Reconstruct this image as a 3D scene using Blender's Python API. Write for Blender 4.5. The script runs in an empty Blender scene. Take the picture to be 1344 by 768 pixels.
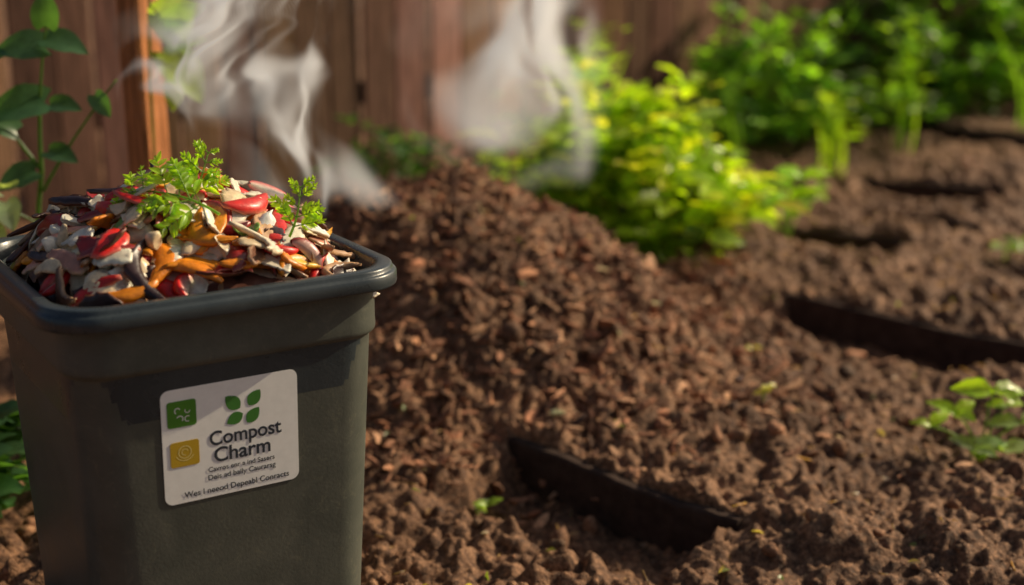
import bpy, math, random
import numpy as np
from mathutils import Vector
random.seed(7); rng=np.random.default_rng(7)
scene=bpy.context.scene
rad=math.radians
# ------------------------------------------------------------ helpers
def link(o,parent=None):
    scene.collection.objects.link(o)
    if parent is not None: o.parent=parent
    return o
def empty(name,loc=(0,0,0),rot=(0,0,0),parent=None):
    e=bpy.data.objects.new(name,None); e.location=loc; e.rotation_euler=rot; e.empty_display_size=.1
    return link(e,parent)
def hash2(ix,iy,seed):
    n=(ix.astype(np.int64)*374761393+iy.astype(np.int64)*668265263+seed*974634777)&0xffffffff
    n=((n^(n>>13))*1274126177)&0xffffffff
    n=(n^(n>>16))&0xffffffff
    return n/4294967295.0
def vnoise(x,y,seed=0):
    ix=np.floor(x); iy=np.floor(y); fx=x-ix; fy=y-iy
    fx=fx*fx*fx*(fx*(fx*6-15)+10); fy=fy*fy*fy*(fy*(fy*6-15)+10)
    a=hash2(ix,iy,seed); b=hash2(ix+1,iy,seed); c=hash2(ix,iy+1,seed); d=hash2(ix+1,iy+1,seed)
    return (a*(1-fx)+b*fx)*(1-fy)+(c*(1-fx)+d*fx)*fy
def ss(a,b,x):
    t=np.clip((x-a)/(b-a),0,1); return t*t*(3-2*t)
# ------------------------------------------------------------ terrain
# (centre, along, half length, half width, depth)
PITS=[((.13,2.515),(.76,-.65),.26,.13,.085),
      ((1.27,3.45),(.726,-.688),.70,.085,.08),
      ((1.10,4.75),(.8,-.6),.22,.08,.07),
      ((1.50,4.98),(.8,-.6),.12,.06,.06),
      ((1.72,5.82),(.85,-.53),.28,.10,.07),
      ((2.35,7.1),(.8,-.6),.5,.12,.08)]
def pitlocal(p,x,y):
    (cx,cy),(ex,ey),L,W,D=p; l=math.hypot(ex,ey); ex/=l; ey/=l
    nx,ny=-ey,ex
    s=(x-cx)*ex+(y-cy)*ey; q=(x-cx)*nx+(y-cy)*ny
    return s,q
def heapr(x,y):
    dx=x+.12; dy=y-3.72
    wob=.18*(vnoise(x*2.5,y*2.5,8)-.5)
    dxe=np.where(dx<0,-np.maximum(-dx-.28,0)/.85,dx/.78)
    return np.sqrt(dxe**2+(dy/np.where(dy<0,.92,.8))**2)+wob*.6
def H(x,y,fine=True):
    x=np.asarray(x,float); y=np.asarray(y,float)
    h=.05*(vnoise(x*1.3+5,y*1.3,1)-.5)+.045*(vnoise(x*3.1,y*3.1,2)-.5)
    h=h*ss(80,15,np.hypot(x,y))
    r=heapr(x,y)
    rc=np.clip(r,0,1)
    f=.55*.5*(1+np.cos(math.pi*rc))+.45*(1-rc)
    h=h+.38*f+.03*ss(1.35,.8,r)
    h=h+ss(1.1,.6,r)*(.075*(vnoise(x*5.5,y*5.5,51)-.5)+.03*(vnoise(x*13,y*13,52)-.5))
    h=h+.10*np.exp(-(((x-.78)/.28)**2+((y-4.35)/.22)**2))
    h=h+.05*np.exp(-(((x-1.1)/.25)**2+((y-2.45)/.2)**2))+.05*np.exp(-(((x-.62)/.18)**2+((y-2.35)/.12)**2))
    pit=np.zeros_like(h)
    wx=x+.035*(vnoise(x*9,y*9,11)-.5)+.02*(vnoise(x*28,y*28,13)-.5); wy=y+.035*(vnoise(x*9,y*9,12)-.5)+.02*(vnoise(x*28,y*28,14)-.5)
    for p in PITS:
        s,q=pitlocal(p,x,y); s2,q2=pitlocal(p,wx,wy); L,W,D=p[2:]
        m=ss(L+.02,L-.035,np.abs(s2))*ss(-W-.05,-W+.04,q2)*ss(W+.012,W-.02,q)
        bed=ss(W-.02,W+.01,q)*ss(W+.75,W+.3,q)*ss(L+.12,L-.02,np.abs(s2))
        h=h+.03*bed*(1-m)
        pit=np.maximum(pit,m*D)
    h=h-pit
    if fine:
        k=ss(14,6,np.hypot(x,y))*(1-.5*np.clip(pit*8,0,1))
        patch=.55+.9*vnoise(x*2.3,y*2.3,41)
        b=np.abs(vnoise(x*9,y*9,3)-.5)*.06
        b=b+np.abs(vnoise(x*21,y*21+3,4)-.5)*.05*patch
        b=b+np.abs(vnoise(x*43,y*43,5)-.5)*.028*patch+(vnoise(x*80,y*80,6)-.5)*.010+(vnoise(x*125,y*125,7)-.5)*.006
        h=h+k*(b-.019)
    return h
def axis(segs):
    out=[segs[0][0]]
    for a,b,s0,s1 in segs:
        x=a
        while x<b-1e-9:
            t=(x-a)/(b-a); x+=s0+(s1-s0)*t
            out.append(min(x,b))
    return np.unique(np.array(out))
xs=np.concatenate([-axis([(1.3,3,.02,.08),(3,90,.2,8)])[::-1],axis([(-1.3,-.3,.008,.006),(-.3,1.2,.0052,.0055),(1.2,1.9,.007,.009),(1.9,3.6,.012,.03),(3.6,90,.1,8)])])
ys=np.concatenate([-axis([(-1.2,90,.4,9)])[::-1],axis([(1.2,1.9,.05,.01),(1.9,3.2,.0052,.006),(3.2,5,.007,.012),(5,9,.013,.05),(9,95,.1,8)])])
xs=np.unique(xs); ys=np.unique(ys)
def set_mesh(name,V,Q,T=None,col=None,smooth=True,mat=None,parent=None):
    me=bpy.data.meshes.new(name)
    V=np.asarray(V,np.float32)
    nq=0 if Q is None else len(Q); nt=0 if T is None else len(T)
    me.vertices.add(len(V)); me.vertices.foreach_set('co',V.ravel())
    li=[]
    if nq: li.append(np.asarray(Q,np.int32).ravel())
    if nt: li.append(np.asarray(T,np.int32).ravel())
    li=np.concatenate(li)
    me.loops.add(len(li)); me.loops.foreach_set('vertex_index',li)
    me.polygons.add(nq+nt)
    st=np.concatenate([np.arange(nq)*4,nq*4+np.arange(nt)*3]).astype(np.int32)
    me.polygons.foreach_set('loop_start',st)
    me.polygons.foreach_set('use_smooth',np.full(nq+nt,smooth,dtype=bool))
    me.update(calc_edges=True); me.validate()
    if col is not None:
        a=me.color_attributes.new('Col','FLOAT_COLOR','POINT')
        c=np.ones((len(V),4),np.float32); c[:,:3]=col
        a.data.foreach_set('color',c.ravel())
    if mat: me.materials.append(mat)
    return link(bpy.data.objects.new(name,me),parent)
# ------------------------------------------------------------ materials
def newmat(name):
    m=bpy.data.materials.new(name); m.use_nodes=True
    nt=m.node_tree; nt.nodes.clear()
    out=nt.nodes.new('ShaderNodeOutputMaterial')
    return m,nt,out
def noise(nt,vec,scale,detail=4,rough=.6,dist=0):
    n=nt.nodes.new('ShaderNodeTexNoise'); n.inputs['Scale'].default_value=scale
    n.inputs['Detail'].default_value=detail; n.inputs['Roughness'].default_value=rough; n.inputs['Distortion'].default_value=dist
    if vec is not None: nt.links.new(vec,n.inputs['Vector'])
    return n
def ramp(nt,fac,stops):
    r=nt.nodes.new('ShaderNodeValToRGB'); nt.links.new(fac,r.inputs[0])
    while len(r.color_ramp.elements)<len(stops): r.color_ramp.elements.new(.5)
    for e,(p,c) in zip(r.color_ramp.elements,stops):
        e.position=p; e.color=(*c,1) if len(c)==3 else c
    return r
def mul(nt,a,b,fac=1,typ='MULTIPLY'):
    m=nt.nodes.new('ShaderNodeMix'); m.data_type='RGBA'; m.blend_type=typ
    m.inputs[0].default_value=fac
    for s,v in ((6,a),(7,b)):
        if isinstance(v,tuple): m.inputs[s].default_value=(*v,1)
        else: nt.links.new(v,m.inputs[s])
    return m.outputs[2]
def bump(nt,h,strength,dist):
    b=nt.nodes.new('ShaderNodeBump'); b.inputs['Strength'].default_value=strength; b.inputs['Distance'].default_value=dist
    nt.links.new(h,b.inputs['Height']); return b.outputs[0]
def principled(nt,out,**kw):
    p=nt.nodes.new('ShaderNodeBsdfPrincipled'); nt.links.new(p.outputs[0],out.inputs[0])
    for k,v in kw.items():
        s=p.inputs[k]
        if hasattr(v,'is_output') : nt.links.new(v,s)
        else: s.default_value=(*v,1) if isinstance(v,tuple) and len(v)==3 else v
    return p
def soil_mat():
    m,nt,out=newmat('soil'); tc=nt.nodes.new('ShaderNodeTexCoord').outputs['Object']
    n1=noise(nt,tc,2.2,3); n2=noise(nt,tc,70,4,.75); n3=noise(nt,tc,300,2,.7)
    c=ramp(nt,n2.outputs[0],[(.32,(.045,.021,.011)),(.5,(.19,.098,.050)),(.70,(.52,.30,.165))]).outputs[0]  # soil tone; dark end also puts crevice shade into the colour
    c2=ramp(nt,n1.outputs[0],[(.35,(.58,.52,.48)),(.65,(1.15,1.1,1.05))]).outputs[0]
    c=mul(nt,c,c2)
    b=bump(nt,n2.outputs[0],.8,.012); 
    bb=nt.nodes.new('ShaderNodeBump'); bb.inputs['Strength'].default_value=.7; bb.inputs['Distance'].default_value=.003
    nt.links.new(n3.outputs[0],bb.inputs['Height']); nt.links.new(b,bb.inputs['Normal'])
    principled(nt,out,**{'Base Color':c,'Roughness':.75,'Specular IOR Level':.35,'Normal':bb.outputs[0]})
    return m
def attr_mat(name,rough=.7,spec=.3,nscale=60,bstr=.4,bdist=.003,lo=.6,hi=1.35,transl=0,tcol=(1.5,1.9,.6),stretch=None,coat=0):
    m,nt,out=newmat(name)
    a=nt.nodes.new('ShaderNodeVertexColor'); a.layer_name='Col'
    tc=nt.nodes.new('ShaderNodeTexCoord').outputs['Object']
    if stretch:
        mp=nt.nodes.new('ShaderNodeMapping'); mp.inputs['Scale'].default_value=stretch
        nt.links.new(tc,mp.inputs['Vector']); tc=mp.outputs[0]
    n=noise(nt,tc,nscale,4,.65)
    v=ramp(nt,n.outputs[0],[(.3,(lo,)*3),(.7,(hi,)*3)]).outputs[0]
    c=mul(nt,a.outputs[0],v)
    b=bump(nt,n.outputs[0],bstr,bdist)
    p=principled(nt,out,**{'Base Color':c,'Roughness':rough,'Specular IOR Level':spec,'Normal':b,'Coat Weight':coat,'Coat Roughness':.2})
    if transl>0:
        t=nt.nodes.new('ShaderNodeBsdfTranslucent')
        tcx=mul(nt,c,tcol); nt.links.new(tcx,t.inputs[0])
        mx=nt.nodes.new('ShaderNodeMixShader'); mx.inputs[0].default_value=transl
        nt.links.new(p.outputs[0],mx.inputs[1]); nt.links.new(t.outputs[0],mx.inputs[2]); nt.links.new(mx.outputs[0],out.inputs[0])
    return m
M_soil=soil_mat()
M_clod=attr_mat('soil_clod',.75,.35,150,1.0,.005,.4,1.7)
M_leaf=attr_mat('leaf',.34,.55,30,.15,.002,.75,1.25,transl=.5,tcol=(2.3,2.3,.5))
M_food=attr_mat('food',.4,.5,70,.5,.002,.7,1.2,transl=.12,tcol=(1.2,1.0,.8),coat=.15)
M_wood=attr_mat('weathered_wood',.85,.15,14,.6,.004,.45,1.5,stretch=(6,6,.5))
M_board=attr_mat('damp_board',.9,.1,30,.5,.003,.6,1.4)
# ground
X,Y=np.meshgrid(xs,ys); Z=H(X,Y)
nx,ny=len(xs),len(ys)
V=np.stack([X.ravel(),Y.ravel(),Z.ravel()],1)
i=np.arange((ny-1)*(nx-1)); r=i//(nx-1); c=i%(nx-1); a=r*nx+c
set_mesh('garden_ground',V,np.stack([a,a+1,a+nx+1,a+nx],1),mat=M_soil)
# ------------------------------------------------------------ mesh builder
class MB:
    def __init__(s): s.V=[];s.Q=[];s.T=[];s.C=[];s.n=0
    def add(s,V,Q=None,T=None,col=(.5,.5,.5)):
        V=np.asarray(V,float); s.V.append(V)
        if Q is not None and len(Q): s.Q.append(np.asarray(Q)+s.n)
        if T is not None and len(T): s.T.append(np.asarray(T)+s.n)
        c=np.empty((len(V),3)); c[:]=np.asarray(col); s.C.append(c); s.n+=len(V)
    def inst(s,V,Q,T,R,S,P,col):
        N=len(P); S=np.asarray(S,float)
        if S.ndim==1: S=np.repeat(S[:,None],3,1)
        W=np.einsum('nij,nkj->nki',R,V[None]*S[:,None,:])+P[:,None,:]
        k=len(V); off=(np.arange(N)*k)[:,None,None]
        if Q is not None and len(Q): s.Q.append((np.asarray(Q)[None]+off).reshape(-1,4)+s.n)
        if T is not None and len(T): s.T.append((np.asarray(T)[None]+off).reshape(-1,3)+s.n)
        s.V.append(W.reshape(-1,3)); s.C.append(np.repeat(np.asarray(col,float),k,0)); s.n+=N*k
    def build(s,name,mat,smooth=True,parent=None):
        return set_mesh(name,np.concatenate(s.V),np.concatenate(s.Q) if s.Q else None,np.concatenate(s.T) if s.T else None,np.concatenate(s.C),smooth,mat,parent)
def rand_rot(N):
    q=rng.normal(size=(N,4)); q/=np.linalg.norm(q,axis=1)[:,None]; w,x,y,z=q.T
    return np.stack([np.stack([1-2*(y*y+z*z),2*(x*y-z*w),2*(x*z+y*w)],1),np.stack([2*(x*y+z*w),1-2*(x*x+z*z),2*(y*z-x*w)],1),np.stack([2*(x*z-y*w),2*(y*z+x*w),1-2*(x*x+y*y)],1)],1)
def frame(d,up):
    d=d/np.linalg.norm(d,axis=-1,keepdims=True)
    x=np.cross(d,up); x/=np.linalg.norm(x,axis=-1,keepdims=True)+1e-9
    z=np.cross(x,d); return np.stack([x,d,z],-1)
import bmesh
def ico(sub):
    bm=bmesh.new(); bmesh.ops.create_icosphere(bm,subdivisions=sub,radius=1)
    V=np.array([v.co[:] for v in bm.verts]); T=np.array([[v.index for v in f.verts] for f in bm.faces]); bm.free(); return V,T
I1=ico(1); I2=ico(2); I3=ico(3)
def tube(mb,pts,r0,r1,col,seg=6):
    P=np.asarray(pts,float); n=len(P)
    D=np.gradient(P,axis=0); up=np.tile([.13,.2,1.0],(n,1)); 
    if abs(D[:,2]).mean()>np.abs(D[:,:2]).mean()*1.5: up=np.tile([1.0,.1,.05],(n,1))
    F=frame(D,up); rr=np.linspace(r0,r1,n)
    a=np.arange(seg)*2*math.pi/seg
    V=(P[:,None,:]+rr[:,None,None]*(np.cos(a)[None,:,None]*F[:,None,:,0]+np.sin(a)[None,:,None]*F[:,None,:,2])).reshape(-1,3)
    Q=[]
    for k in range(n-1):
        for j in range(seg): Q.append([k*seg+j,k*seg+(j+1)%seg,(k+1)*seg+(j+1)%seg,(k+1)*seg+j])
    mb.add(V,Q,None,col)
def bez(p0,p1,p2,n=8):
    t=np.linspace(0,1,n)[:,None]; p0,p1,p2=map(np.array,(p0,p1,p2))
    return (1-t)**2*p0+2*t*(1-t)*p1+t*t*p2
def leaf_template(w=.5,droop=.25,fold=.12,n=8,heart=False,ruffle=0):
    V=[];Q=[]
    for k in range(n):
        t=k/(n-1)
        if heart: ww=w*(math.sin(math.pi*min(1,(t*.88+.12)))**.75)*(1.15-.5*t)
        else: ww=w*math.sin(math.pi*min(.985,t*.97+.02))**.8*(1.1-.3*t)
        for j,u in enumerate((-1,-.5,0,.5,1)):
            yy=t-(.13*abs(u) if heart and t<.25 else 0)
            V.append((u*ww*.5,yy,-droop*t*t+fold*abs(u)*ww*1.3+ruffle*math.sin(t*17+u*2)*abs(u)))
    for k in range(n-1):
        for j in range(4):
            a=k*5+j; Q.append((a,a+1,a+6,a+5))
    return np.array(V),np.array(Q)
LF=leaf_template(.5); LH=leaf_template(.8,.3,.1,heart=True,ruffle=.015); LR=leaf_template(.62,.35,.14,ruffle=.04); LG=leaf_template(.06,.5,.3,n=10)
def put_leaf(mb,tpl,pos,d,size,col,up=(0,0,1)):
    R=frame(np.array([d],float),np.array([up],float)); mb.inst(tpl[0],tpl[1],None,R,np.array([size]),np.array([pos],float),np.array([col]))
# ------------------------------------------------------------ clods & chips
def scatter(N,xr,yr,dens=None):
    x=rng.uniform(*xr,N); y=rng.uniform(*yr,N)
    if dens is not None:
        k=rng.random(N)<dens(x,y); x,y=x[k],y[k]
    return x,y
def heapmask(x,y):
    dx=x+.12; dy=y-3.65
    dxe=np.where(dx<0,-np.maximum(-dx-.28,0)/.9,dx/.85); return ss(1.2,.75,np.sqrt(dxe**2+(dy/1.0)**2))
mb=MB()
def soilcol(N,base=(.19,.098,.05),sg=.28):
    k=np.exp(rng.normal(0,sg,N))[:,None]; c=np.array(base)[None]*k
    c[:,0]*=rng.uniform(.95,1.1,N); return np.clip(c,.02,.55)
for var in range(6):
    for (T,N,smin,smax) in ((I1,3600,.0013,.0055),(I2,380,.005,.024)):
        V0=T[0].copy()
        f=np.ones(len(V0))
        for fr,am in ((1.3,.5),(2.7,.4),(5,.25)):
            o=rng.random(3)*30; f+=am*(vnoise(V0[:,0]*fr+o[0]+V0[:,2]*fr*.6,V0[:,1]*fr+o[1]-V0[:,2]*fr*.5,9)-.5)
        V0=V0*f[:,None]
        x,y=scatter(N,(-.9,2.1),(2.0,5.6),lambda x,y:np.clip(.4+.5*(y<3.3),0,1)*(np.abs(x)<.42*y)*(.1+1.5*vnoise(x*4,y*4,31)**2))
        s=smin*(smax/smin)**(rng.random(len(x))**2.0)
        S=s[:,None]*rng.uniform(.65,1.25,(len(x),3))
        P=np.stack([x,y,H(x,y)+s*.15],1)
        mb.inst(V0,None,T[1],rand_rot(len(x)),S,P,soilcol(len(x)))
mb.build('soil_clods',M_clod,smooth=True)
mb=MB()
cube=np.array([(x,y,z) for x in(-1,1) for y in(-1,1) for z in(-1,1)],float)
CQ=np.array([(0,1,3,2),(4,6,7,5),(0,4,5,1),(2,3,7,6),(0,2,6,4),(1,5,7,3)])
def chip():
    n=5; V=[];Q=[]; b=rng.uniform(-.35,.35); tw=rng.uniform(-.5,.5)
    for k in range(n):
        t=k/(n-1)*2-1; w=(1-.75*abs(t)**rng.uniform(1.5,4))*rng.uniform(.75,1.1); c_,s_=math.cos(tw*t),math.sin(tw*t)
        for a_,z_ in((-1,-1),(1,-1),(.8,1),(-.8,1)):
            X_=a_*w; Z_=z_*w; V.append((X_*c_-Z_*s_*.5,t,Z_*c_+X_*s_*.5-b*3*t*t))
    for k in range(n-1):
        for j in range(4): Q.append((k*4+j,k*4+(j+1)%4,k*4+4+(j+1)%4,k*4+4+j))
    Q+=[(3,2,1,0),(n*4-4,n*4-3,n*4-2,n*4-1)]
    return np.array(V),np.array(Q)
for var in range(12):
    V0,CQ0=chip()
    x,y=scatter(1900,(-1.1,1.0),(2.6,4.7),lambda x,y:(heapmask(x,y)*1.0+.05)*(.15+1.3*vnoise(x*6,y*6,33)))
    N=len(x); L=.004*(.036/.004)**(rng.random(N)**1.5)
    S=np.stack([L*rng.uniform(.15,.45,N),L,L*rng.uniform(.08,.2,N)],1)
    d=rng.normal(size=(N,3)); d[:,2]*=.5; up=rng.normal(size=(N,3))*.6+[0,0,1]
    P=np.stack([x,y,H(x,y)+.001+rng.random(N)*.006],1)
    c=soilcol(N,(.21,.098,.05),.5); k=rng.random(N)<.16; c[k]=np.array([.60,.33,.18])*rng.uniform(.5,1.1,(k.sum(),1))
    mb.inst(V0,CQ0,None,frame(d,up),S,P,c)
mb.build('bark_mulch',M_clod,smooth=False)
mb=MB()
x,y=scatter(700,(-.4,2.2),(2.1,5.2),lambda x,y:.8-.4*heapmask(x,y)); N=len(x)
d=rng.normal(size=(N,3)); d[:,2]*=.12; up=rng.normal(size=(N,3))*.2+[0,0,1]
L=rng.uniform(.008,.045,N); S=np.stack([L*0+rng.uniform(.0006,.0014,N),L*.5,L*0+.0007],1)
mb.inst(cube,CQ,None,frame(d,up),S,np.stack([x,y,H(x,y)+.006],1),np.array([.5,.36,.2])*rng.uniform(.3,1.2,(N,1)))
x,y=scatter(220,(-.3,2.2),(2.1,5.0)); N=len(x)
d=rng.normal(size=(N,3)); d[:,2]*=.25; up=rng.normal(size=(N,3))*.4+[0,0,1]
cc=np.array([[.3,.2,.1],[.2,.24,.06],[.42,.34,.2],[.14,.2,.04]])[rng.integers(0,4,N)]
mb.inst(LF[0],LF[1],None,frame(d,up),rng.uniform(.008,.026,N),np.stack([x,y,H(x,y)+.006],1),cc)
for fx_,fy_ in ((.62,4.15),(1.95,6.0)):
    for j in range(3):
        put_leaf(mb,LF,(fx_+rng.normal()*.02,fy_+rng.normal()*.02,float(H(np.array([fx_]),np.array([fy_]))[0])+.02),(rng.normal(),rng.normal(),.4),.035,(.35,.08,.02))
mb.build('leaf_litter',M_leaf)
# ------------------------------------------------------------ edging planks
for p in PITS:
    (cx,cy),(ex,ey),L,W,D=p; l=math.hypot(ex,ey); ex/=l; ey/=l; n=(-ey,ex)
    bx=cx+n[0]*(W-.006); by=cy+n[1]*(W-.006)
    sl=np.linspace(-.9,.9,7)*L
    zt=float(np.mean(H(bx+n[0]*.05+ex*sl,by+n[1]*.05+ey*sl,False)))
    m=MB(); hh=D+.06; nseg=24
    V=[];Q=[]
    prof=[(-.012,0),(-.013,hh-.006),(-.009,hh),(.009,hh),(.013,hh-.006),(.013,0)]
    zs=H(bx+n[0]*.04+ex*np.linspace(-1,1,nseg+1)*L,by+n[1]*.04+ey*np.linspace(-1,1,nseg+1)*L,False)-zt
    zs=np.clip(np.convolve(np.pad(zs,3,'edge'),np.ones(7)/7,'valid'),-.03,.03)
    for k in range(nseg+1):
        s=(k/nseg*2-1)*(L+.02); w=.001*math.sin(k*1.3)+.001*math.sin(k*3.1)
        for a_,z_ in prof: V.append((s,a_+w*.6,z_-hh+(w+zs[k] if z_>0 else 0)))
    k6=len(prof)
    for k in range(nseg):
        for j in range(k6-1): Q.append((k*k6+j,k*k6+j+1,(k+1)*k6+j+1,(k+1)*k6+j))
    V=np.array(V); 
    m.add(V,Q+[(0,1,4,5),(1,2,3,4)]+[(nseg*k6+5,nseg*k6+4,nseg*k6+1,nseg*k6),(nseg*k6+4,nseg*k6+3,nseg*k6+2,nseg*k6+1)],None,(.05,.033,.026))
    o=m.build('bed_edging_board',M_board,smooth=False)
    o.location=(bx,by,zt-.002); o.rotation_euler=(0,0,math.atan2(ey,ex))
# ------------------------------------------------------------ compost bin
BX,BY=-.493,2.05
binE=empty('compost_bin',(BX,BY,0),(0,0,rad(32)))
def ring(w,r,z,ns=8,nc=10):
    pts=[]
    for k,(sx,sy) in enumerate(((1,-1),(1,1),(-1,1),(-1,-1))):
        a0=-math.pi/2+k*math.pi/2
        for j in range(nc+1):
            a=a0+j/nc*math.pi/2
            pts.append((sx*(w-r)+r*math.cos(a),sy*(w-r)+r*math.sin(a),z))
        nxt=((1,1),(-1,1),(-1,-1),(1,-1))[k]
        a=a0+math.pi/2
        p0=np.array(pts[-1]); p1=np.array((nxt[0]*(w-r)+r*math.cos(a),nxt[1]*(w-r)+r*math.sin(a),z))
        for j in range(1,ns): pts.append(tuple(p0+(p1-p0)*j/ns))
    return pts
def loft(prof,name,mat,cap=False,parent=None):
    V=[];Q=[]
    for w,r_,z in prof: V+=ring(w,r_,z)
    n=len(V)//len(prof)
    for k in range(len(prof)-1):
        for j in range(n): Q.append((k*n+j,k*n+(j+1)%n,(k+1)*n+(j+1)%n,(k+1)*n+j))
    T=[]
    if cap:
        V.append((0,0,prof[0][2])); T=[(len(V)-1,(j+1)%n,j) for j in range(n)]
    return set_mesh(name,V,Q,T if T else None,None,True,mat,parent)
def bin_mat(name,c0,c1,rough):
    m,nt,out=newmat(name); tc=nt.nodes.new('ShaderNodeTexCoord').outputs['Object']
    n=noise(nt,tc,7,5,.7,.6); n2=noise(nt,tc,240,2); n3=noise(nt,tc,28,4,.8,2)
    c=ramp(nt,n.outputs[0],[(.35,c0),(.7,c1)]).outputs[0]
    d=ramp(nt,n3.outputs[0],[(.56,(1,1,1)),(.74,(1.55,1.45,1.3))]).outputs[0]
    c=mul(nt,c,d)
    rr=nt.nodes.new('ShaderNodeMapRange'); nt.links.new(n.outputs[0],rr.inputs[0]); rr.inputs[3].default_value=rough-.12; rr.inputs[4].default_value=rough+.15
    b=bump(nt,n2.outputs[0],.25,.001)
    principled(nt,out,**{'Base Color':c,'Roughness':rr.outputs[0],'Specular IOR Level':.5,'Normal':b}); return m
M_bin=bin_mat('bin_plastic',(.058,.066,.055),(.10,.105,.085),.44)
M_rim=bin_mat('rim_plastic',(.026,.036,.041),(.046,.058,.064),.28)
wb=.200; wt=.2215
def wz(z): return wb+(wt-wb)*z/.5
loft([(wb-.012,.055,-.0),(wb-.002,.06,.004),(wz(.02),.06,.02),(wz(.2),.06,.2),(wz(.35),.06,.35),(wz(.5),.06,.5),(wz(.514),.06,.514),(wt+.0015,.061,.5165),(wt+.007,.064,.521),(wt+.0085,.065,.5235),(wt+.009,.065,.528),(wt+.0085,.065,.54),(wt+.0085,.065,.57),(wt+.009,.066,.602)],'shell',M_bin,True,binE)
q_=wt+.010
loft([(q_-.002,.066,.592),(q_+.004,.068,.5925),(q_+.018,.073,.593),(q_+.0205,.074,.5915),(q_+.0225,.075,.591),(q_+.0255,.076,.5925),(q_+.0265,.077,.595),(q_+.0262,.077,.610),(q_+.0245,.076,.6125),(q_+.0225,.075,.6135),(q_+.0215,.075,.6145),(q_+.0212,.075,.6185),(q_+.0202,.075,.6205),(q_+.018,.074,.6215),(q_+.006,.071,.6215),(q_+.0025,.070,.6205),(q_+.0005,.069,.6180),(q_-.003,.068,.600),(q_-.005,.067,.56),(q_-.012,.064,.45)],'rim',M_rim,False,binE)
zc=.405
lab=empty('label',(-.014,-wz(zc)-.0006,zc),(rad(90)+math.atan((wt-wb)/.5),0,0),binE)
LWd,LHt=.198,.168
def flat_mat(name,c,r=.45):
    m,nt,out=newmat(name); tc=nt.nodes.new('ShaderNodeTexCoord').outputs['Object']
    n=noise(nt,tc,60,4); v=ramp(nt,n.outputs[0],[(.3,tuple(x*.92 for x in c)),(.7,c)]).outputs[0]
    principled(nt,out,**{'Base Color':v,'Roughness':r}); return m
def rrect(name,cx,cy,w,h,r,z,mat,th=.0006):
    bm=bmesh.new(); vs=[]
    for k,(sx,sy) in enumerate(((1,-1),(1,1),(-1,1),(-1,-1))):
        for j in range(7):
            a=-math.pi/2+k*math.pi/2+j/6*math.pi/2
            vs.append(bm.verts.new((cx+sx*(w/2-r)+r*math.cos(a),cy+sy*(h/2-r)+r*math.sin(a),z)))
    f=bm.faces.new(vs); ex=bmesh.ops.extrude_face_region(bm,geom=[f])
    for v in ex['geom']:
        if isinstance(v,bmesh.types.BMVert): v.co.z+=th
    bmesh.ops.recalc_face_normals(bm,faces=bm.faces)
    me=bpy.data.meshes.new(name); bm.to_mesh(me); bm.free(); me.materials.append(mat)
    return link(bpy.data.objects.new(name,me),lab)
Mw=flat_mat('label_paper',(.86,.87,.84)); Mg=flat_mat('label_green',(.07,.24,.02)); My=flat_mat('label_yellow',(.5,.33,.02)); Mn=flat_mat('label_ink',(.025,.035,.05)); Mlg=flat_mat('logo_green',(.05,.2,.03))
rrect('sticker',0,0,LWd,LHt,.012,0,Mw)
def L2(u,v): return ((u-.5)*LWd,(.5-v)*LHt)
def text(name,s,u,v,width,mat,z=.0011,offset=0,sy=1.0):
    cu=bpy.data.curves.new(name,'FONT'); cu.body=s; cu.align_x='CENTER'; cu.align_y='CENTER'; cu.size=.02; cu.offset=offset; cu.extrude=.0001
    o=bpy.data.objects.new(name,cu); scene.collection.objects.link(o)
    bpy.context.view_layer.update()
    me=bpy.data.meshes.new_from_object(o.evaluated_get(bpy.context.evaluated_depsgraph_get()))
    w=o.dimensions.x; bpy.data.objects.remove(o)
    k=width/w; x,y=L2(u,v)
    for vv in me.vertices: vv.co=Vector((vv.co.x*k+x,vv.co.y*k*sy+y,z+vv.co.z*.5))
    me.materials.clear(); me.materials.append(mat)
    link(bpy.data.objects.new(name,me),lab)
text('title_line_1','Compost',.6,.49,.106,Mn,offset=.00035,sy=1.05)
text('title_line_2','Charm',.575,.64,.083,Mn,offset=.00035)
text('small_line_1','Cavros enr a ind Sasers',.565,.755,.098,Mn,offset=.0002)
text('small_line_2','Deis ad baily Caurarsg',.565,.825,.1,Mn,offset=.0002)
text('bottom_line','Wes I neeod Depeabl Conracts',.53,.935,.155,Mn,offset=.0002)
x,y=L2(.145,.215); rrect('green_icon',x,y,.041,.038,.004,.0008,Mg,.0004)
x,y=L2(.155,.565); rrect('yellow_icon',x,y,.041,.037,.004,.0008,My,.0004)
def ringmesh(name,cx,cy,r,t,mat,a0=0,a1=2*math.pi,z=.0014):
    V=[];Q=[];n=28
    for k in range(n+1):
        a=a0+(a1-a0)*k/n; V+=[(cx+r*math.cos(a),cy+r*math.sin(a),z),(cx+(r-t)*math.cos(a),cy+(r-t)*math.sin(a),z)]
    for k in range(n): Q.append((2*k,2*k+2,2*k+3,2*k+1))
    set_mesh(name,V,Q,None,None,False,mat,lab)
Mpy=flat_mat('pale_yellow',(.75,.65,.25))
x,y=L2(.155,.55); ringmesh('icon_ring',x,y,.0095,.0012,Mpy); ringmesh('icon_ring_inner',x,y,.005,.001,Mpy,.3,5); ringmesh('icon_hand',x,y+.001,.014,.001,Mpy,3.6,5.8)
x,y=L2(.145,.215)
ringmesh('icon_curl_1',x-.006,y+.005,.0045,.0013,Mw,.4,4.2); ringmesh('icon_curl_2',x+.008,y+.004,.004,.0012,Mw,2.6,6.2); ringmesh('icon_curl_3',x-.003,y-.007,.005,.0013,Mw,-.8,2.7); ringmesh('icon_curl_4',x+.008,y-.008,.0045,.0013,Mw,.9,5.2)
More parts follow.
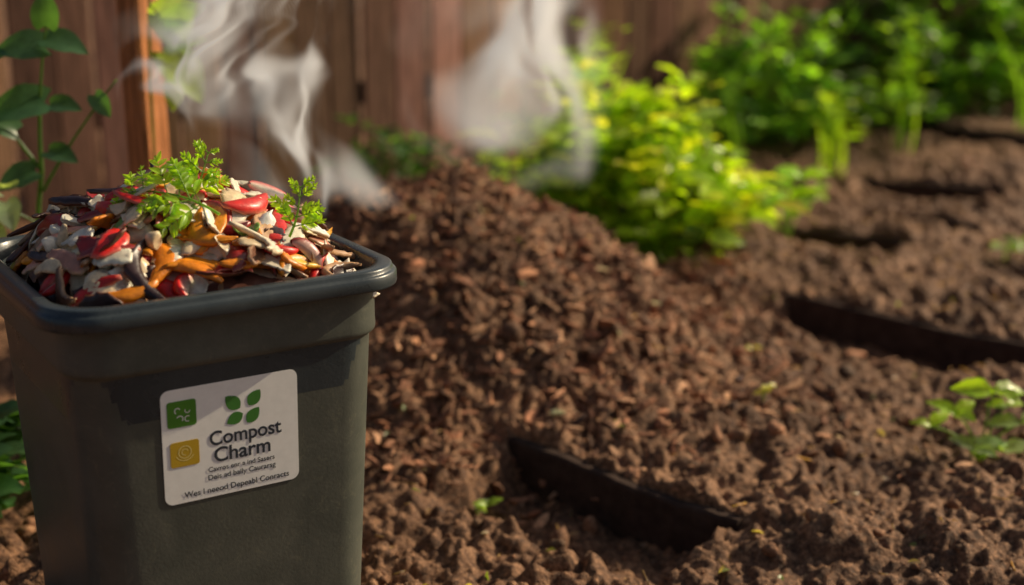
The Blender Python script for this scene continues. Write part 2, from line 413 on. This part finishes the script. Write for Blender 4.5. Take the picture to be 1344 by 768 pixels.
def logo_leaf(name,u,v,ang,L,W):
    x,y=L2(u,v); ca,sa=math.cos(ang),math.sin(ang); V=[];n=12
    for k in range(n+1):
        t=k/n; w=W*math.sin(math.pi*t)**.75*.5*(1.2-.4*t)
        for s in(-1,1):
            px,py=(t-.0)*L,s*w; V.append((x+px*ca-py*sa,y+px*sa+py*ca,.0011))
    Q=[(2*k,2*k+2,2*k+3,2*k+1) for k in range(n)]
    set_mesh(name,V,Q,None,None,False,Mlg,lab)
logo_leaf('logo_leaf_1',.565,.26,rad(135),.029,.02)
logo_leaf('logo_leaf_2',.63,.25,rad(50),.027,.019)
logo_leaf('logo_leaf_3',.585,.31,rad(205),.026,.018)
logo_leaf('logo_leaf_4',.615,.40,rad(48),.027,.018)
# ------------------------------------------------------------ food scraps (bin-local)
def dome(x,y):
    r=((np.abs(x)**2.8+np.abs(y)**2.8)**(1/2.8))/.23
    return .606+.112*(1-np.clip(r,0,1.05)**2.4)+.035*(vnoise(np.asarray(x)*14+40,np.asarray(y)*14+40,17)-.5)
fd=MB()
g=np.linspace(-.226,.226,40); gx,gy=np.meshgrid(g,g)
gz_=dome(gx,gy)-.026+.02*(vnoise(gx*60,gy*60,5)-.5)
a=np.arange(39*39); a=(a//39)*40+a%39
cd=np.hypot(np.maximum(np.abs(gx)-.16,0),np.maximum(np.abs(gy)-.16,0)); keep=(cd<.066).ravel()
Qb=np.stack([a,a+1,a+41,a+40],1); Qb=Qb[keep[Qb].all(1)]
fd.add(np.stack([gx.ravel(),gy.ravel(),gz_.ravel()],1),Qb,None,(.12,.045,.03))
def Rfrom(d,up):
    return frame(np.array([d],float),np.array([up],float))[0]
def peel(pos,d,up,L,W,bend,cross,th,ctop,cbot,jag=.15,twist=0.,blunt=.55,sidek=.25):
    n,m=13,7; Vt=[];
    w1=1+jag*(rng.random(n)-.5)*2; w2=1+jag*(rng.random(n)-.5)*2
    side=rng.normal()*sidek
    for k in range(n):
        t=k/(n-1)-.5; ang=bend*t
        cy=L*(math.sin(ang)/bend if abs(bend)>.01 else t); cz=-L*((1-math.cos(ang))/bend if abs(bend)>.01 else 0)
        ww=W*.5*max(.15,math.sin(math.pi*min(.97,max(.03,k/(n-1))))**blunt)
        for j in range(m):
            u=j/(m-1)*2-1; wj=w1[k] if u<0 else w2[k]
            a_=cross*u; xx=ww*wj*u*(1-.15*abs(a_)); zz=-ww*abs(u)**2*cross*.6
            tw=twist*t; x2=xx*math.cos(tw)-zz*math.sin(tw); z2=xx*math.sin(tw)+zz*math.cos(tw)
            nz=math.cos(ang); nyy=math.sin(ang)
            Vt.append((x2+side*L*(4*t*t),cy+z2*nyy,cz+z2*nz+rng.normal()*th*.12))
    Vt=np.array(Vt); Vb=Vt-np.array([0,0,th])
    edge=np.array([1 if(j in(0,m-1) or k in(0,n-1)) else 0 for k in range(n) for j in range(m)])
    Vb[edge==1,2]+=th*.3; Vt2=Vt.copy(); Vt2[edge==1,2]-=th*.15
    Va=np.concatenate([Vt2,Vb]); Q=[];o=n*m
    for k in range(n-1):
        for j in range(m-1):
            a=k*m+j; Q.append((a,a+1,a+m+1,a+m)); Q.append((o+a,o+a+m,o+a+m+1,o+a+1))
        Q.append((k*m,(k+1)*m,o+(k+1)*m,o+k*m)); b=k*m+m-1; Q.append((b,o+b,o+b+m,b+m))
    for j in range(m-1):
        Q.append((j,o+j,o+j+1,j+1)); b=(n-1)*m+j; Q.append((b,b+1,o+b+1,o+b))
    R=Rfrom(d,up); W_=Va@R.T+np.array(pos)
    col=np.concatenate([np.tile(ctop,(o,1)),np.tile(cbot,(o,1))]); 
    streak=np.tile(1+.25*(rng.random(m)-.5),n); col[:o]*=streak[:,None]
    col[:o][edge==1]=np.array(ctop)*.45+np.array(cbot)*.55
    fd.add(W_,Q,None,np.clip(col,.004,.88))
def chunk(pos,S,c,cuts=3,rough=.18):
    V0,T=I3
    V=V0.copy(); nz=np.zeros(len(V))
    for f,am in ((2.2,.6),(4.5,.35),(9,.2)):
        o=rng.random(3)*20
        nz+=am*(vnoise(V[:,0]*f+o[0]+V[:,2]*f*.7,V[:,1]*f+o[1]+V[:,2]*f*.5,3)-.5)
    V=V*(1+rough*2*nz)[:,None]
    col=np.tile(c,(len(V),1))*(1+.5*nz)[:,None]
    for _ in range(cuts):
        n=rng.normal(size=3); n/=np.linalg.norm(n); dd=rng.uniform(.25,.55); s=V@n; k=s>dd
        V[k]-=((s[k]-dd)[:,None])*n
    V=V*np.array(S); R=rand_rot(1)[0]
    if max(S)>2*min(S): R=Rfrom(np.append(rng.normal(size=2),rng.normal()*.25),rng.normal(size=3)*.35+[0,0,1])
    fd.add(V@R.T+np.array(pos),None,T,np.clip(col,.005,.8))
def tube_piece(pos,d,up,L,W,c,cin):
    n=12; m=6; V=[];Q=[];col=[]
    arc=rng.uniform(1.2,2.4)
    for k in range(n):
        t=k/(n-1)-.5; a=arc*t; w=W*math.sin(math.pi*(k+.35)/(n-.3))**.6
        for j in range(m):
            b=-1.25+2.5*j/(m-1)
            rr=L/arc*1.0+w*.55*math.cos(b); V.append((rr*math.sin(a),rr*math.cos(a)-L/arc,w*.45*math.sin(b))); col.append(c)
        V.append((((L/arc)-w*.5)*math.sin(a),((L/arc)-w*.5)*math.cos(a)-L/arc,0)); col.append(cin)
    m1=m+1
    for k in range(n-1):
        for j in range(m1):
            Q.append((k*m1+j,k*m1+(j+1)%m1,(k+1)*m1+(j+1)%m1,(k+1)*m1+j))
    V=np.array(V); R=Rfrom(d,up); fd.add(V@R.T+np.array(pos),Q,None,np.array(col))
C=dict(cream=(.82,.64,.40),white=(.88,.80,.64),tan=(.58,.35,.19),pink=(.68,.30,.20),red=(.66,.018,.012),dkred=(.34,.014,.012),purple=(.04,.016,.018),orange=(.88,.27,.012),brown=(.18,.07,.035),husk=(.44,.25,.13),green=(.19,.32,.04),yellow=(.85,.50,.05))
def cv(n,s=.13): return np.clip(np.array(C[n])*np.exp(rng.normal(0,s)),.005,.88)
def place():
    while True:
        x,y=rng.uniform(-.218,.218,2)
        if math.hypot(max(abs(x)-.15,0),max(abs(y)-.15,0))<.060: break
    e=.008; z=float(dome(np.array(x),np.array(y)))
    n=np.array([-(float(dome(np.array(x+e),np.array(y)))-z)/e,-(float(dome(np.array(x),np.array(y+e)))-z)/e,1.0]); n=n/np.linalg.norm(n)
    return np.array([x,y,z]),n
rc=random.choice; U_=rng.uniform
NF=480
for k in range(NF):
    p,n=place(); layer=(k/NF); p=p+n*(-.022+.036*layer)
    up=n+rng.normal(size=3)*.24; d=rng.normal(size=3); d-=n*(d@n)*.9
    near=(.226-max(abs(p[0]),abs(p[1])))/.05
    sc=(.62+.38*min(1,max(0,near)))*1.5
    q=rng.random()
    if q<.06: chunk(p,np.array([U_(.013,.022),U_(.012,.018),U_(.009,.014)])*sc*.85,cv(rc(['cream','white'])),6,.12)
    elif q<.27: peel(p,d,up,U_(.035,.065)*sc,U_(.020,.034)*sc,U_(.1,.8),U_(.05,.4),U_(.004,.008),cv(rc(['cream','cream','pink','white','white'])),cv('cream'),.16,rng.normal()*.3,.3)
    elif q<.39: peel(p,d,up,U_(.04,.08)*sc,U_(.016,.028)*sc,U_(.3,1.3),U_(.2,.9),.004,cv(rc(['red','red','dkred'])),cv('pink'),.08,rng.normal()*.4)
    elif q<.48: tube_piece(p,d,up,U_(.035,.06)*sc,U_(.013,.022)*sc,cv(rc(['red','red','orange','dkred'])),cv('white'))
    elif q<.59: peel(p,d,up,U_(.04,.085)*sc,U_(.014,.028)*sc,rng.normal()*.8,U_(-.9,.9),.006,cv(rc(['purple','purple','dkred'])),cv('brown'),.2,rng.normal()*.7,.45)
    elif q<.71: peel(p,d,up,U_(.035,.08)*sc,U_(.013,.023)*sc,U_(.1,.8),U_(.1,.6),.006,cv(rc(['orange','orange','yellow'])),cv('orange'),.08,rng.normal()*.3,.4)
    elif q<.80: peel(p,d,up,U_(.04,.085)*sc,U_(.011,.022)*sc,rng.normal()*.4,U_(-.5,.9),.007,cv(rc(['husk','brown','tan','husk'])),cv('tan'),.3,rng.normal()*.4)
    elif q<.83: peel(p,d,up,U_(.025,.05)*sc,U_(.010,.02)*sc,rng.normal()*.9,.3,.002,cv('green'),cv('green'),.3,rng.normal())
    else: peel(p,d,up,U_(.03,.048)*sc,U_(.024,.038)*sc,U_(-.5,.5),U_(-.4,.5),.005,cv(rc(['white','cream','white'])),cv('white'),.22,rng.normal()*.3,.3)
fo=fd.build('food_scraps',M_food); fo.location=(BX,BY,0); fo.rotation_euler=(0,0,rad(32))
def sprig(name,base,d,up,L,seed,npair=8,spread=.45):
    r=np.random.default_rng(seed); mb=MB(); R=Rfrom(d,up)
    def tw(p): return np.asarray(p)@R.T+np.array(base)
    t=np.linspace(0,1,14); main=np.stack([.04*L*np.sin(t*4),t*L,-.22*L*t*t],1)
    tube(mb,tw(main),.0022,.0009,(.2,.32,.06),5)
    P=[];D=[];U=[];S=[];cols=[]
    for k in range(npair):
        tt=.22+.76*k/(npair-1); b=np.array([np.interp(tt,t,main[:,i]) for i in range(3)])
        for sd in(-1,1):
            l=L*spread*(1-.55*tt)*r.uniform(.7,1.15); an=rad(r.uniform(35,68))
            dd=np.array([sd*math.sin(an),math.cos(an),r.normal()*.25+.1]); q=np.linspace(0,1,6)[:,None]
            br=b+dd*l*q+np.array([0,0,-.15*l])*q*q
            tube(mb,tw(br),.0010,.0005,(.2,.32,.06),4)
            for j in range(6):
                u=.3+.7*j/5; bb=b+dd*l*u+np.array([0,0,-.15*l])*u*u
                for s2 in(-1,1,0) if j==5 else (-1,1):
                    a2=an*sd*-1+s2*rad(r.uniform(30,65)); e=np.array([-math.sin(a2),math.cos(a2),r.normal()*.25])
                    P.append(bb);D.append(e);U.append(np.array([r.normal()*.3,r.normal()*.3,1]));S.append(l*.46*(1.05-.45*u)*r.uniform(.75,1.2)); cols.append(np.array([.26,.42,.035])*r.uniform(.7,1.5))
    P=np.array(P);D=np.array(D);U=np.array(U)
    F=frame(D,U); F=np.einsum('ij,njk->nik',R,F)
    S=np.array(S); S3=np.stack([S*.85,S,S],1)
    mb.inst(LF[0],LF[1],None,F,S3,tw(P),np.array(cols))
    mb.build(name,M_leaf)
sprig('carrot_top',(-.405,1.93,.705),(-.9,.12,.36),(.2,-.75,.65),.135,1,7,.55)
sprig('carrot_top',(-.455,1.97,.715),(.3,.2,.75),(.1,-.95,.3),.075,5,5,.6)
sprig('carrot_top',(-.315,1.965,.665),(.2,.1,.75),(.1,-.95,.25),.072,3,5,.65)
# ------------------------------------------------------------ fence
fen=MB(); fd_=np.array([.788,.616]); fo_=np.array([-1.75,4.9]); nrm=np.array([-.616,.788])
s=-2.6; k=0
while s<9.5:
    w=rng.uniform(.125,.15); h=1.85+rng.normal()*.012; th=.011
    ns=10; tilt=rng.normal()*.004; off=rng.normal()*.006
    col=np.array([.17,.092,.058])*np.exp(rng.normal(0,.42))*np.array([1,rng.uniform(.9,1.1),rng.uniform(.85,1.2)])
    V=[]
    for z in np.linspace(-.08,h,ns):
        for (a_,b_) in((0,-th),(w,-th),(w,th),(0,th)):
            q=fo_+fd_*(s+a_+tilt*z)+nrm*(b_+off+.004*math.sin(z*2+k)); V.append((q[0],q[1],z))
    Q=[(j*4+i_,j*4+(i_+1)%4,(j+1)*4+(i_+1)%4,(j+1)*4+i_) for j in range(ns-1) for i_ in range(4)]+[((ns-1)*4,(ns-1)*4+1,(ns-1)*4+2,(ns-1)*4+3)]
    fen.add(V,Q,None,col); s+=w+rng.uniform(.010,.026); k+=1
for z0 in(.35,1.1,1.65):
    V=[]
    for a_ in(-2.6,9.5):
        for b_,zz in((.018,z0),(.05,z0),(.05,z0+.09),(.018,z0+.09)):
            q=fo_+fd_*a_+nrm*b_; V.append((q[0],q[1],zz))
    fen.add(V,[(0,1,5,4),(1,2,6,5),(2,3,7,6),(3,0,4,7)],None,(.12,.07,.05))
fen.build('wooden_fence',M_wood,smooth=False)
pm=MB(); V=[]; hw=.036
for z in np.linspace(-.2,1.7,14):
    for a_,b_ in((-1,-.8),(-.8,-1),(.8,-1),(1,-.8),(1,.8),(.8,1),(-.8,1),(-1,.8)):
        V.append((a_*hw+.003*math.sin(z*5),b_*hw,z))
Q=[(j*8+i_,j*8+(i_+1)%8,(j+1)*8+(i_+1)%8,(j+1)*8+i_) for j in range(13) for i_ in range(8)]
pm.add(V,Q,None,(.50,.20,.08)); po=pm.build('wooden_post',M_wood,smooth=False); po.location=(-.825,3.2,0); po.rotation_euler=(0,0,rad(56))
# ------------------------------------------------------------ plants
def bush(name,c,rx,ry,h,ncl,lpc,size,col,tpl,seed,colvar=.3,low=.12,lean=(0,0)):
    r=np.random.default_rng(seed); mb=MB(); z0=float(H(np.array([c[0]]),np.array([c[1]]),False)[0])
    base=np.array([c[0],c[1],z0-.02]); P=[];D=[];U=[];S=[];K=[]
    for k in range(ncl):
        a=r.uniform(0,2*math.pi); el=math.asin(r.uniform(-.05,1)); rad_=r.uniform(.5,1.08)**.7*(1+.22*math.sin(a*3+seed)+.15*math.sin(el*7+a*2))
        tip=base+np.array([math.cos(a)*math.cos(el)*rx*rad_+lean[0]*math.sin(el),math.sin(a)*math.cos(el)*ry*rad_,low+(h-low)*math.sin(el)*rad_])
        st=base+np.array([r.normal()*rx*.15,r.normal()*ry*.15,0]); mid=st*.5+tip*.5+np.array([0,0,.12*h])
        if k%2==0: tube(mb,bez(st,mid,tip,6),.004,.0018,np.array([.15,.2,.05]),4)
        out=(tip-base); out/=np.linalg.norm(out); cb=np.exp(r.normal(0,colvar*.7))
        for j in range(lpc):
            an=2.4*j+r.uniform(0,1); e=np.array([math.cos(an),math.sin(an),r.uniform(-.1,.6)])+out*.55
            P.append(tip+r.normal(size=3)*size*.32-out*size*.5*r.random()); D.append(e); U.append(np.array([0,0,1])+out*.5+r.normal(size=3)*.35)
            S.append(size*r.uniform(.6,1.2)); K.append(np.array(col)*cb*np.exp(r.normal(0,colvar*.5)))
    mb.inst(tpl[0],tpl[1],None,frame(np.array(D),np.array(U)),np.array(S),np.array(P),np.clip(np.array(K),.01,.6))
    return mb.build(name,M_leaf)
def strap(name,c,h,n,col,seed,spread=.5,w=1.0,leafy=0):
    r=np.random.default_rng(seed); mb=MB(); z0=float(H(np.array([c[0]]),np.array([c[1]]),False)[0]); P=[];D=[];U=[];S=[];K=[]
    for k in range(n):
        a=r.uniform(0,6.28); P.append((c[0]+r.normal()*.03,c[1]+r.normal()*.03,z0)); o=np.array([math.cos(a),math.sin(a),0]); l=spread*r.uniform(.2,1)
        D.append(o*l+[0,0,1]); U.append(-o+np.array([0,0,.2])); S.append(h*r.uniform(.55,1.0)); K.append(np.array(col)*np.exp(r.normal(0,.25)))
    S=np.array(S); mb.inst(LG[0]*np.array([w,1,-1]),LG[1],None,frame(np.array(D),np.array(U)),S,np.array(P),np.array(K))
    for k in range(leafy):
        a=r.uniform(0,6.28); zz=h*r.uniform(.3,1.0); o=np.array([math.cos(a),math.sin(a),r.uniform(.1,.8)])
        put_leaf(mb,LF,(c[0]+r.normal()*.05,c[1]+r.normal()*.05,z0+zz),o,r.uniform(.05,.1),np.array(col)*np.exp(r.normal(0,.25)))
    for k in range(4 if leafy else 0):
        tube(mb,bez((c[0],c[1],z0),(c[0]+r.normal()*.03,c[1],z0+h*.5),(c[0]+r.normal()*.06,c[1]+r.normal()*.04,z0+h)),.005,.002,np.array(col)*.8,5)
    return mb.build(name,M_leaf)
YG=(.33,.48,.035); MG=(.13,.26,.035); DG=(.07,.16,.035)
bush('herb_bush',(.40,4.62),.43,.34,.55,150,8,.11,YG,LR,11,.6)
bush('leafy_shrub',(1.2,6.95),.55,.4,.60,130,8,.10,MG,LF,12,.5)
bush('leafy_shrub',(.45,6.0),.35,.3,.40,80,8,.09,(.24,.36,.04),LF,13,.4)
bush('leafy_shrub',(2.45,8.0),.7,.5,1.15,170,8,.12,MG,LF,14,.5)
bush('leafy_shrub',(3.4,8.6),.7,.5,1.3,140,8,.12,DG,LF,15,.4)
bush('leafy_shrub',(1.85,7.5),.45,.4,.75,100,8,.10,DG,LF,16,.4)
bush('leafy_shrub',(-.45,5.3),.24,.2,.34,50,7,.06,(.06,.13,.04),LF,17)
strap('leek_plant',(1.38,6.1),.36,12,YG,21,.5,.8,40)
strap('leek_plant',(1.85,6.7),.70,4,(.24,.40,.04),22,.3,.8,70)
strap('leek_plant',(.30,5.75),.66,5,YG,23,.25,.8,60)
strap('leek_plant',(.95,6.3),.42,8,MG,24,.5,1.0,20)
strap('leek_plant',(2.6,7.2),.6,6,MG,25,.4,.8,40)
strap('leek_plant',(.05,5.6),.42,6,MG,26,.4,1.0,20)
# climbing plant left
mb=MB(); SC=(.10,.17,.05); DGL=(.055,.13,.06)
tube(mb,bez((-.93,2.78,-.02),(-.97,2.76,.4),(-.92,2.75,.62),8),.006,.005,SC); tube(mb,bez((-.92,2.75,.62),(-.92,2.75,.75),(-.885,2.74,.90),8),.005,.002,SC)
tube(mb,bez((-.92,2.75,.58),(-.86,2.74,.68),(-.755,2.73,.80),8),.004,.002,SC)
tube(mb,bez((-.92,2.75,.62),(-1.0,2.75,.74),(-1.06,2.73,.82),8),.004,.002,SC)
tube(mb,bez((-.92,2.75,.50),(-.96,2.70,.56),(-1.02,2.66,.57),6),.003,.002,SC)
for p,d,s,u in [((-.90,2.74,.755),(-1,-.3,-.05),.12,(0,-.7,.8)),((-.89,2.74,.75),(.9,-.35,.1),.065,(0,-.6,.8)),
  ((-.89,2.74,.86),(-.9,-.3,.1),.095,(.2,-.7,.7)),((-.885,2.74,.875),(.9,-.2,-.1),.08,(0,-.6,.8)),((-.885,2.74,.90),(.1,-.3,.9),.07,(.1,-.9,.1)),
  ((-1.02,2.74,.83),(.7,-.4,.4),.07,(0,-.7,.7)),((-1.04,2.73,.80),(-.2,-.5,-.7),.08,(0,-.9,.3)),((-.90,2.74,.66),(.8,-.4,-.05),.065,(0,-.6,.8)),
  ((-.93,2.74,.62),(-.8,-.4,-.2),.08,(0,-.7,.7)),((-.80,2.73,.77),(.5,-.3,-.6),.05,(0,-.8,.5)),((-1.06,2.73,.82),(-.5,-.3,.5),.09,(0,-.8,.5)),
  ((-.96,2.74,.70),(-.6,-.5,.5),.07,(0,-.7,.6)),((-.93,2.76,.45),(-.7,-.6,.2),.08,(0,-.5,.8)),((-.95,2.76,.38),(.3,-.8,.2),.09,(0,-.5,.8))]:
    put_leaf(mb,LH,p,d,s,np.array(DGL)*rng.uniform(.8,1.4),u)
for p,d,s in [((-.965,2.66,.575),(.3,-.6,-.3),.07),((-.98,2.65,.56),(-.5,-.6,-.1),.08),((-1.0,2.65,.53),(.5,-.6,-.4),.07),((-.96,2.68,.60),(.1,-.6,.4),.05),((-.97,2.64,.60),(-.6,-.5,.3),.07)]:
    put_leaf(mb,LH,p,d,s,(.30,.38,.27),(0,-.5,.8))
mb.build('climbing_plant',M_leaf)
mb=MB()
tube(mb,bez((-.78,3.12,.30),(-.80,3.08,.7),(-.755,3.08,1.1),10),.004,.003,(.12,.16,.03)); tube(mb,bez((-.755,3.08,1.0),(-.72,3.05,.90),(-.70,3.04,.80),6),.002,.0015,(.12,.16,.03))
for p,d,s,u in [((-.745,3.05,.90),(.6,-.2,-.6),.10,(.5,-.8,.3)),((-.735,3.05,.82),(.55,-.2,-.55),.125,(.5,-.8,.4)),((-.73,3.05,.86),(.5,-.2,.5),.09,(.3,-.9,.2)),((-.73,3.05,.84),(.8,-.2,.2),.08,(-.3,-.8,.5)),((-.72,3.03,.76),(.1,-.3,-.9),.06,(.5,-.8,.1)),((-.75,3.05,.89),(.9,-.1,.3),.10,(.2,-.9,.3))]:
    put_leaf(mb,LH,p,d,s,np.array((.32,.48,.04))*rng.uniform(.8,1.3),u)
mb.build('bean_vine',M_leaf)
bush('ground_cover',(-1.03,2.5),.18,.18,.24,24,6,.08,(.05,.12,.045),LH,31)
def seedling(c,stems,seed):
    r=np.random.default_rng(seed); mb=MB(); z0=float(H(np.array([c[0]]),np.array([c[1]]))[0])
    for dx,dy,dz,s,nl,col in stems:
        tip=np.array([c[0]+dx,c[1]+dy,z0+dz]); b=np.array([c[0],c[1],z0-.01])
        tube(mb,bez(b,b*.4+tip*.6+np.array([-dx*.3,0,.02]),tip,7),.0030,.0016,(.24,.34,.12),5)
        for j in range(nl):
            a=r.uniform(0,1)+j*2*math.pi/nl; 
            put_leaf(mb,LR,tip,(math.cos(a),math.sin(a)*.8-.1,r.uniform(.05,.7)),s*r.uniform(.8,1.15),np.array(col)*r.uniform(.8,1.25),(r.normal()*.3,-.5,.9))
    mb.build('seedling',M_leaf)
BG=(.32,.50,.04); PG=(.28,.4,.18)
seedling((.985,2.80),[(-.06,0,.10,.065,3,BG),(.02,.01,.145,.085,3,BG),(-.03,-.05,.04,.065,3,PG),(.08,0,.08,.065,3,PG),(.03,-.04,.035,.06,3,PG),(-.11,.0,.075,.05,2,BG),(.06,.03,.11,.06,2,BG)],1)
seedling((.90,4.55),[(0,0,.15,.10,4,BG),(.04,0,.22,.09,4,BG),(-.03,.02,.19,.08,3,BG),(.09,0,.17,.07,3,BG),(.02,.0,.1,.07,3,BG)],2)
seedling((1.62,4.55),[(0,0,.04,.06,4,PG),(.05,0,.06,.06,3,PG)],3)
seedling((-.07,2.62),[(0,0,.01,.035,3,PG),(.02,0,.015,.03,2,BG)],4)
seedling((.56,3.0),[(0,0,.015,.03,2,(.4,.4,.03)),(.01,0,.03,.025,2,(.4,.4,.03))],5)
seedling((.62,3.5),[(0,0,.015,.03,2,(.4,.4,.03))],6)
# ------------------------------------------------------------ steam (density grids evaluated from a procedural field)
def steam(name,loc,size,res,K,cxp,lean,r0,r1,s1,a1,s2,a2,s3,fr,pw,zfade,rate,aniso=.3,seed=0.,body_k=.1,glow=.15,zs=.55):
    m,nt,out=newmat(name+'_vapour')
    at=nt.nodes.new('ShaderNodeAttribute'); at.attribute_name='density'
    vs=nt.nodes.new('ShaderNodeVolumeScatter'); vs.inputs['Color'].default_value=(.99,.985,.98,1); vs.inputs['Anisotropy'].default_value=aniso
    nt.links.new(at.outputs['Fac'],vs.inputs['Density'])
    # added emission imitates multiply-scattered light inside the vapour (Cycles follows single scattering only)
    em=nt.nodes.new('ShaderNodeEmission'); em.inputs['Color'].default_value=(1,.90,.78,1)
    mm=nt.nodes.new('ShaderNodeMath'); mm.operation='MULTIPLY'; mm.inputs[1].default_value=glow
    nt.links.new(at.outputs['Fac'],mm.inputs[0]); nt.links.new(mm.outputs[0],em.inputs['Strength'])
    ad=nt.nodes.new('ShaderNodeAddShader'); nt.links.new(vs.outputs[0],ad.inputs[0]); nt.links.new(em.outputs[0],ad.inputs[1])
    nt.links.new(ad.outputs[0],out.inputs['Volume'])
    try: m.cycles.volume_step_rate=rate
    except Exception as e: print(e)
    g=bpy.data.node_groups.new(name+'_field','GeometryNodeTree')
    g.interface.new_socket('Geometry',in_out='OUTPUT',socket_type='NodeSocketGeometry')
    N=g.nodes; L=g.links; go=N.new('NodeGroupOutput')
    def mt(op,a,b=None,c=None):
        n=N.new('ShaderNodeMath'); n.operation=op
        for i_,v in enumerate((a,b,c)):
            if v is None: continue
            if isinstance(v,(int,float)): n.inputs[i_].default_value=v
            else: L.new(v,n.inputs[i_])
        return n.outputs[0]
    def vm(op,a,b):
        n=N.new('ShaderNodeVectorMath'); n.operation=op
        for i_,v in enumerate((a,b)):
            if isinstance(v,tuple): n.inputs[i_].default_value=v
            else: L.new(v,n.inputs[i_])
        return n.outputs[0]
    def mr(v,a,b,c,d):
        n=N.new('ShaderNodeMapRange'); n.interpolation_type='SMOOTHSTEP'; L.new(v,n.inputs[0])
        for i_,q in enumerate((a,b,c,d)): n.inputs[i_+1].default_value=q
        return n.outputs[0]
    P=N.new('GeometryNodeInputPosition').outputs[0]
    Ps=vm('ADD',P,(seed,seed*1.7,seed*.3))
    n1=noise(g,Ps,s1,1,.5); P1=vm('ADD',P,vm('MULTIPLY',vm('SUBTRACT',n1.outputs[1],(.5,.5,.5)),(a1,a1,a1*.8)))
    n2=noise(g,vm('ADD',P1,(seed,0,0)),s2,1,.5); P2=vm('ADD',P1,vm('MULTIPLY',vm('SUBTRACT',n2.outputs[1],(.5,.5,.5)),(a2,a2,a2)))
    sp=N.new('ShaderNodeSeparateXYZ'); L.new(P2,sp.inputs[0]); x,y,z=sp.outputs
    so=N.new('ShaderNodeSeparateXYZ'); L.new(P,so.inputs[0])
    cx=mt('ADD',mt('MULTIPLY',mt('SINE',mt('MULTIPLY_ADD',z,cxp[1],cxp[2])),cxp[0]),mt('MULTIPLY',z,lean))
    r=mt('MULTIPLY_ADD',z,r1,r0)
    dx=mt('SUBTRACT',x,cx); dd=mt('DIVIDE',mt('SQRT',mt('ADD',mt('MULTIPLY',dx,dx),mt('MULTIPLY',mt('MULTIPLY',y,y),2.5))),r)
    mask=mr(dd,.15,1.0,1,0)
    # thin folded sheets: iso-surfaces of a warped field, y-compressed so they stay legible edge-on
    n3=noise(g,vm('MULTIPLY',P2,(1,.45,zs)),s3,0.,.5,.8)
    rid=mt('MULTIPLY_ADD',mt('SINE',mt('MULTIPLY',n3.outputs[0],fr)),.5,.5)
    rid=mt('POWER',rid,pw)
    n4=noise(g,vm('MULTIPLY',P1,(1,.5,.8)),s2*.6,1,.5); patch=mr(n4.outputs[0],.40,.62,.05,1)
    body=mt('MULTIPLY',mt('POWER',mask,2.5),body_k)
    den=mt('MULTIPLY',mt('MULTIPLY',mt('ADD',mt('MULTIPLY',rid,mask),body),patch),K)
    den=mt('MULTIPLY',den,mt('MULTIPLY',mr(so.outputs[2],0,.05,0,1),mr(so.outputs[2],zfade[0],zfade[1],1,zfade[2])))
    den=mt('MULTIPLY',den,mr(so.outputs[2],size[2]*.85,size[2],1,0))
    den=mt('MULTIPLY',den,mr(mt('ABSOLUTE',so.outputs[0]),size[0]*.38,size[0]*.49,1,0))
    den=mt('MULTIPLY',den,mr(mt('ABSOLUTE',so.outputs[1]),size[1]*.38,size[1]*.49,1,0))
    den=mt('MULTIPLY',den,mt('GREATER_THAN',den,K*.004))
    vc=N.new('GeometryNodeVolumeCube'); L.new(den,vc.inputs['Density'])
    vc.inputs['Min'].default_value=(-size[0]/2,-size[1]/2,0); vc.inputs['Max'].default_value=(size[0]/2,size[1]/2,size[2])
    for k_,v_ in zip(('Resolution X','Resolution Y','Resolution Z'),res): vc.inputs[k_].default_value=v_
    sm=N.new('GeometryNodeSetMaterial'); sm.inputs['Material'].default_value=m
    L.new(vc.outputs[0],sm.inputs[0]); L.new(sm.outputs[0],go.inputs[0])
    me=bpy.data.meshes.new(name); me.materials.append(m)
    o=link(bpy.data.objects.new(name,me)); o.location=loc
    md=o.modifiers.new('field','NODES'); md.node_group=g
    return o
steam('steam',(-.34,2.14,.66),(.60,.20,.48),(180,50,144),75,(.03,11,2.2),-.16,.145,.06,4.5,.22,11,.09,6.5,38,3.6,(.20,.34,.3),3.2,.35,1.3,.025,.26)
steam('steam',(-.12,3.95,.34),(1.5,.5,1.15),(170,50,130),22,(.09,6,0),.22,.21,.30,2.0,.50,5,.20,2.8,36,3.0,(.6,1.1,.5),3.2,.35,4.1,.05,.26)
# ------------------------------------------------------------ light, sky, camera
AZ,EL=66,31
dv=Vector((math.sin(rad(AZ))*math.cos(rad(EL)),math.cos(rad(AZ))*math.cos(rad(EL)),math.sin(rad(EL))))
sun=bpy.data.lights.new('sun','SUN'); sun.energy=5; sun.angle=rad(.5); sun.color=(1,.82,.56)
so=link(bpy.data.objects.new('sun',sun)); so.rotation_euler=dv.to_track_quat('Z','Y').to_euler(); so.location=(6,6,6)
w=bpy.data.worlds.new('World'); scene.world=w; w.use_nodes=True; nt=w.node_tree
bg=nt.nodes['Background']; sky=nt.nodes.new('ShaderNodeTexSky'); sky.sky_type='NISHITA'; sky.sun_disc=False
sky.sun_elevation=rad(EL); sky.sun_rotation=rad(AZ); sky.dust_density=5; nt.links.new(sky.outputs[0],bg.inputs[0]); bg.inputs[1].default_value=.07
cam=bpy.data.cameras.new('camera'); cam.lens=50; cam.sensor_width=36; cam.clip_end=300; cam.clip_start=.05
cam.dof.use_dof=True; cam.dof.focus_distance=2.1; cam.dof.aperture_fstop=1.8
co=link(bpy.data.objects.new('camera',cam)); co.location=(0,0,1.11); co.rotation_euler=(rad(75),0,0)
scene.camera=co
scene.view_settings.view_transform='Standard'; scene.view_settings.look='None'; scene.view_settings.exposure=0
